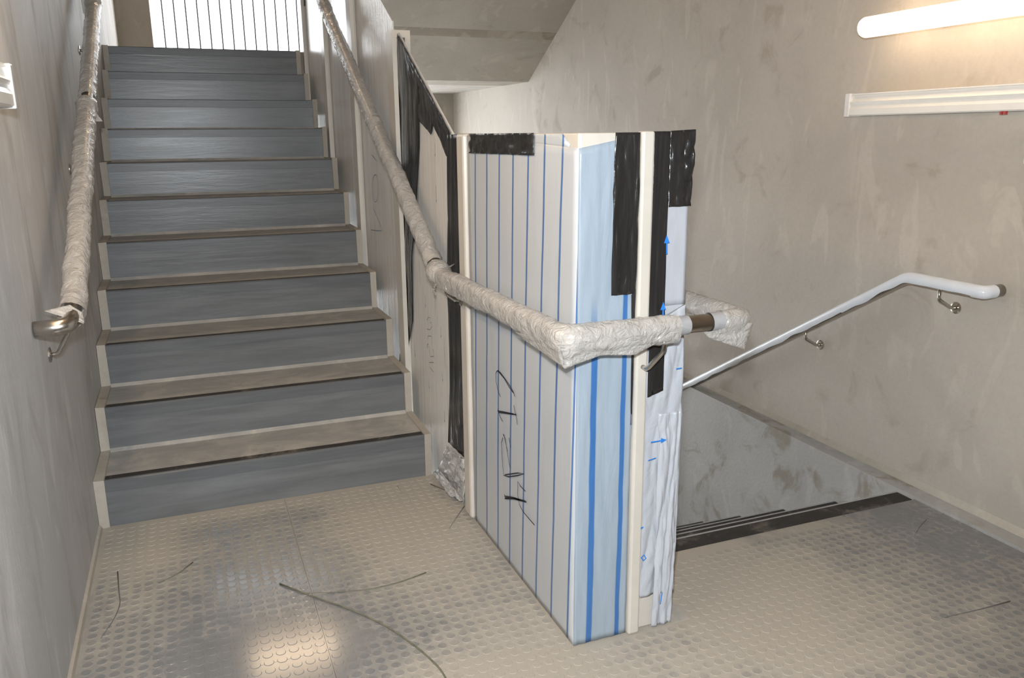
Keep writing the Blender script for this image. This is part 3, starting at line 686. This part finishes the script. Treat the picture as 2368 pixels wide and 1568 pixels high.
wrapped(mr, rounded([q1.lerp(q2, 0.035), q2, q2.lerp(q3, 0.60)], 0.03), 0.0285, 24.0, tear=0.017, rough=0.8)
wrapped(mr, rounded([q2.lerp(q3, 0.86), q3, q3.lerp(q4, 0.98)], 0.03), 0.0265, 25.0, tear=0.006, rough=0.6)
under(tube('tape_band', resample(part_of(q2, q3, 0.60, 0.665), 0.008), lambda i, d, a: 0.0238 + 0.0016 * nz(i * 1.3, math.cos(a) * 2, math.sin(a) * 2), 'tape_silver', None, 22, caps=False), mr)
under(tube('tape_band', resample(part_of(q2, q3, 0.795, 0.88), 0.008), lambda i, d, a: 0.0242 + 0.001 * nz(i * 1.3, math.cos(a) * 2, math.sin(a) * 2), 'tape_silver', None, 22, caps=False), mr)
# loose film hanging from the corners
c = q2
flap(mr, (mrx - 0.022, ry + 0.26, rz - 0.038), (mrx - 0.022, ry - 0.020, rz - 0.012), (mrx - 0.010, ry + 0.24, rz - 0.052), (mrx - 0.006, ry - 0.012, rz - 0.068), (-0.7, -0.7, 0), 51.0, 0.003)
flap(mr, (mrx - 0.022, ry - 0.020, rz - 0.012), (mrx + 0.27, ry - 0.024, rz - 0.012), (mrx - 0.006, ry - 0.012, rz - 0.068), (mrx + 0.175, ry - 0.012, rz - 0.055), (-0.5, -0.8, 0), 52.0, 0.003, midb=(mrx + 0.085, ry - 0.012, rz - 0.046))
flap(mr, (rxr - 0.13, ry - 0.022, rz - 0.016), (rxr + 0.022, ry - 0.012, rz - 0.006), (rxr - 0.11, ry - 0.016, rz - 0.034), (rxr + 0.004, ry - 0.008, rz - 0.075), (0, -1, 0), 53.0, 0.006)
flap(mr, tuple(q1 + Vector((-0.012, 0.02, -0.02))), tuple(q1 + Vector((-0.020, -0.05, -0.02))), tuple(q1 + Vector((-0.012, 0.03, -0.055))), tuple(q1 + Vector((-0.018, -0.035, -0.062))), (-1, 0, 0), 54.0, 0.012)
flap(mr, tuple(q1 + Vector((0.0, -0.02, 0.025))), tuple(q1 + Vector((0.005, -0.035, 0.028))), tuple(q1 + Vector((0.035, -0.02, 0.028))), tuple(q1 + Vector((0.045, -0.03, 0.04))), (0, -1, 0.4), 55.0, 0.004)
bracket(mr, (1.392, ry, rz - RR), (1.372, BY - 0.017, rz - 0.112), (0, -1, 0), rosette=False)
bracket(mr, (mrx, -0.385, rz - RR - 0.005), (1.183, -0.385, rz - 0.085), (-1, 0, 0))
for y in (0.50, 1.335, 2.15):
    zr = q1.z + 0.562 * (y - q1.y); bracket(mr, (mrx, y - 0.03, zr - RR - 0.015), (1.187, y - 0.03, zr - 0.11), (-1, 0, 0))
bracket(mr, (rxr, -1.0, rz - RR), (BX1 + 0.006, -1.0, rz - 0.11), (1, 0, 0))

# right wall rail
rrx = 2.765
rr = thing('handrail', 'steel handrail with torn white film along the right wall', 'handrail', (2.8, -0.7, 0.7))
u0 = Vector((XR, -1.063, 0.802)); u1 = Vector((rrx, -1.063, 0.800)); u2 = Vector((rrx, -0.752, 0.802)); u3 = Vector((rrx, 2.2, 0.802 - 0.590 * 2.952))
under(tube('rail_tube', rounded([u0, u1, u2, u3], 0.03, 8), RR, 'steel', None, 18), rr)
def shell(path, a0, a1, r, seed, name='rail_film'):
    pts = resample(path, 0.012)
    bm = bmesh.new(); fr = frames(pts); rings = []
    for i, (p, (t, s, u)) in enumerate(zip(pts, fr)):
        b0 = a0 + 0.35 * nz(i * 0.11, seed); b1 = a1 + 0.30 * nz(i * 0.13, seed + 4)
        rings.append([bm.verts.new(p + (s * math.cos(b0 + (b1 - b0) * k / 16) + u * math.sin(b0 + (b1 - b0) * k / 16)) * (r + 0.0006 * nz(i * 0.3, k * 0.4, seed))) for k in range(17)])
    for A, B in zip(rings, rings[1:]):
        for k in range(16): bm.faces.new((A[k], A[k + 1], B[k + 1], B[k]))
    return under(link(name, bm, 'film_white', None, True), rr)
shell(rounded([u0.lerp(u1, 0.42), u1, u1.lerp(u2, 0.12)], 0.028), 0.0, 2 * math.pi, RR + 0.0012, 1.0)
shell(rounded([u1.lerp(u2, 0.10), u2, u2.lerp(u3, 0.10)], 0.03), -0.25, math.pi + 0.70, RR + 0.0012, 2.0)
shell(part_of(u2, u3, 0.095, 0.62), -0.25, math.pi + 0.62, RR + 0.0014, 4.0)
for y in (-0.905, -0.265, 0.645, 1.5):
    zr = 0.801 if y < u2.y else 0.802 - 0.590 * (y - u2.y)
    bracket(rr, (rrx, y + 0.012, zr - RR + 0.002), (XR, y, zr - 0.088), (-1, 0, 0))

# ------------------------------------------------------------------ lamps and wall channels
def lamp(x, y0, y1, z, nx, label, r=0.036, mat='lit'):
    t = thing('tube_lamp', label, 'lamp', (x, (y0 + y1) / 2, z), 'tube lamps on the stairwell walls')
    n = 22; L = y1 - y0
    def rad(i, d, a):
        e = min(d, L - d); return r * (math.sqrt(max(0.02, 1 - (1 - min(1, e / 0.022)) ** 2)))
    ys = [0, 0.002, 0.006, 0.012, 0.022] + [0.022 + (L - 0.044) * k / 8 for k in range(1, 8)] + [L - 0.022, L - 0.012, L - 0.006, L - 0.002, L]
    bm = bmesh.new(); add_tube(bm, [(x, y0 + q, z) for q in ys], rad, 24); under(link('diffuser', bm, mat, None, True), t)
    for yy in (y0 + 0.25, y1 - 0.25):
        bm = bmesh.new(); xa, xb = sorted((x + nx * -0.034, x + nx * -0.034 - nx * 0.09)); 
        wall = XR if nx < 0 else XL
        xa, xb = sorted((x - nx * 0.033, wall)); add_box(bm, xa, xb, yy - 0.02, yy + 0.02, z - 0.015, z + 0.015, 0.003); under(link('mounting_bracket', bm, 'white_plastic'), t)
    return t
lamp(2.71, -1.80, -0.475, 1.683, -1, 'lit white tube lamp on the right wall above the long channel', mat='lit_soft')
lamp(0.062, -1.95, -0.60, 1.86, 1, 'lit tube lamp high on the left wall, out of view')
# lamp across the far wall above the opening
t = thing('tube_lamp', 'lit tube lamp across the far wall above the opening, out of view', 'lamp', (1.0, YB - 0.06, 3.9), 'tube lamps on the stairwell walls')
bm = bmesh.new(); add_tube(bm, [(0.55, YB - 0.06, 3.9), (1.40, YB - 0.06, 3.9)], 0.05, 20); under(link('diffuser', bm, 'lit_far', None, True), t)
for xx in (0.75, 1.25): under(box('mounting_bracket', xx - 0.02, xx + 0.02, YB - 0.012, YB, 3.885, 3.915, 'white_plastic'), t)

def channel(side, y0, y1, z0, z1, label):
    t = thing('wall_channel', label, 'cable channel', (XR - 0.04 if side > 0 else XL + 0.04, (y0 + y1) / 2, z0))
    hh = z1 - z0; dpt = 0.062
    pr = [(0, 0), (dpt * 0.92, 0), (dpt, hh * 0.05), (dpt, hh * 0.30), (dpt * 0.93, hh * 0.42), (dpt * 0.93, hh * 0.52), (dpt, hh * 0.62), (dpt * 0.86, hh * 0.70), (dpt * 0.80, hh * 0.92), (dpt * 0.92, hh * 0.95), (dpt * 0.92, hh), (0, hh)]
    pts = [((XR - u) if side > 0 else (XL + u), z0 + v) for u, v in pr]
    bm = bmesh.new(); add_prism(bm, pts, 'y', y0, y1 - 0.022); bmesh.ops.triangulate(bm, faces=[f for f in bm.faces if len(f.verts) > 4]); under(link('channel_body', bm, 'white_plastic'), t)
    xa, xb = (XR - dpt - 0.003, XR) if side > 0 else (XL, XL + dpt + 0.003)
    bm = bmesh.new(); add_box(bm, xa, xb, y1 - 0.024, y1, z0 - 0.003, z1 + 0.002, 0.003); under(link('end_cap', bm, 'clear_end'), t)
    return t
ch = channel(1, -1.95, -0.352, 1.376, 1.458, 'long white plastic channel on the right wall below the lit lamp')
bm = bmesh.new(); add_tube(bm, [(XR - dx, -1.105, z) for dx, z in ((0.030, 1.374), (0.028, 1.34), (0.022, 1.215))], 0.0065, 10); under(link('conduit', bm, 'white_plastic', None, True), ch)
for y in (-1.02, -1.035): under(box('clip', XR - 0.055, XR - 0.045, y - 0.003, y + 0.003, 1.366, 1.377, 'red'), ch)
channel(-1, -1.95, -0.80, 1.384, 1.474, 'end of a white plastic channel on the left wall at the photo edge')

# ------------------------------------------------------------------ stalks and strands lying on the floor
def litter(px, r, mat, name, label, cat, taper=True):
    pts = [at(x, y, 'z', SH + r) for x, y in px]; pts = rounded(pts, 0.2, 4); n = len(pts)
    bm = bmesh.new(); add_tube(bm, pts, lambda i, d, a: r * (1 - 0.6 * i / n if taper else 1), 7)
    o = link(name, bm, mat, None, True)
    return tag(o, label, cat, 'dry stalks and strands on the landing')
litter([(647, 1350), (720, 1378), (810, 1408), (900, 1450), (975, 1505), (1020, 1548), (1042, 1590)], 0.0024, 'straw', 'dry_stalk', 'longest dry stalk, curving across the floor to the bottom photo edge', 'stalk', False)
litter([(985, 1324), (930, 1345), (860, 1362), (780, 1370), (702, 1372)], 0.0020, 'straw', 'dry_stalk', 'curved thin stalk touching the longest stalk in the middle of the floor', 'stalk')
litter([(272, 1322), (275, 1370), (279, 1395), (265, 1430), (233, 1476)], 0.0018, 'strand', 'dry_stalk', 'bent grey stalk near the left wall', 'stalk')
litter([(446, 1300), (410, 1328), (366, 1348)], 0.0018, 'straw', 'dry_stalk', 'short dark stalk left of the middle, pointing up to the right', 'stalk')
litter([(996, 1120), (1030, 1133), (1066, 1157)], 0.0026, 'straw', 'dry_stalk', 'thick straight twig leaning at the foot of the balustrade film', 'twig')
litter([(1074, 1170), (1060, 1190), (1039, 1222)], 0.0014, 'strand', 'dry_stalk', 'thin dark strand beside the striped panel foot', 'strand')
litter([(2336, 1390), (2260, 1411), (2176, 1429)], 0.0016, 'strand', 'dry_stalk', 'straight dark strand on the floor at the right photo edge', 'strand')
litter([(2142, 1202), (2126, 1218), (2116, 1238)], 0.0010, 'strand', 'dry_stalk', 'tiny curved strand near the top of the steps going down', 'strand')
litter([(919, 1124), (930, 1140), (938, 1156)], 0.0012, 'string', 'dry_stalk', 'short pale strand in front of the lowest step', 'strand')
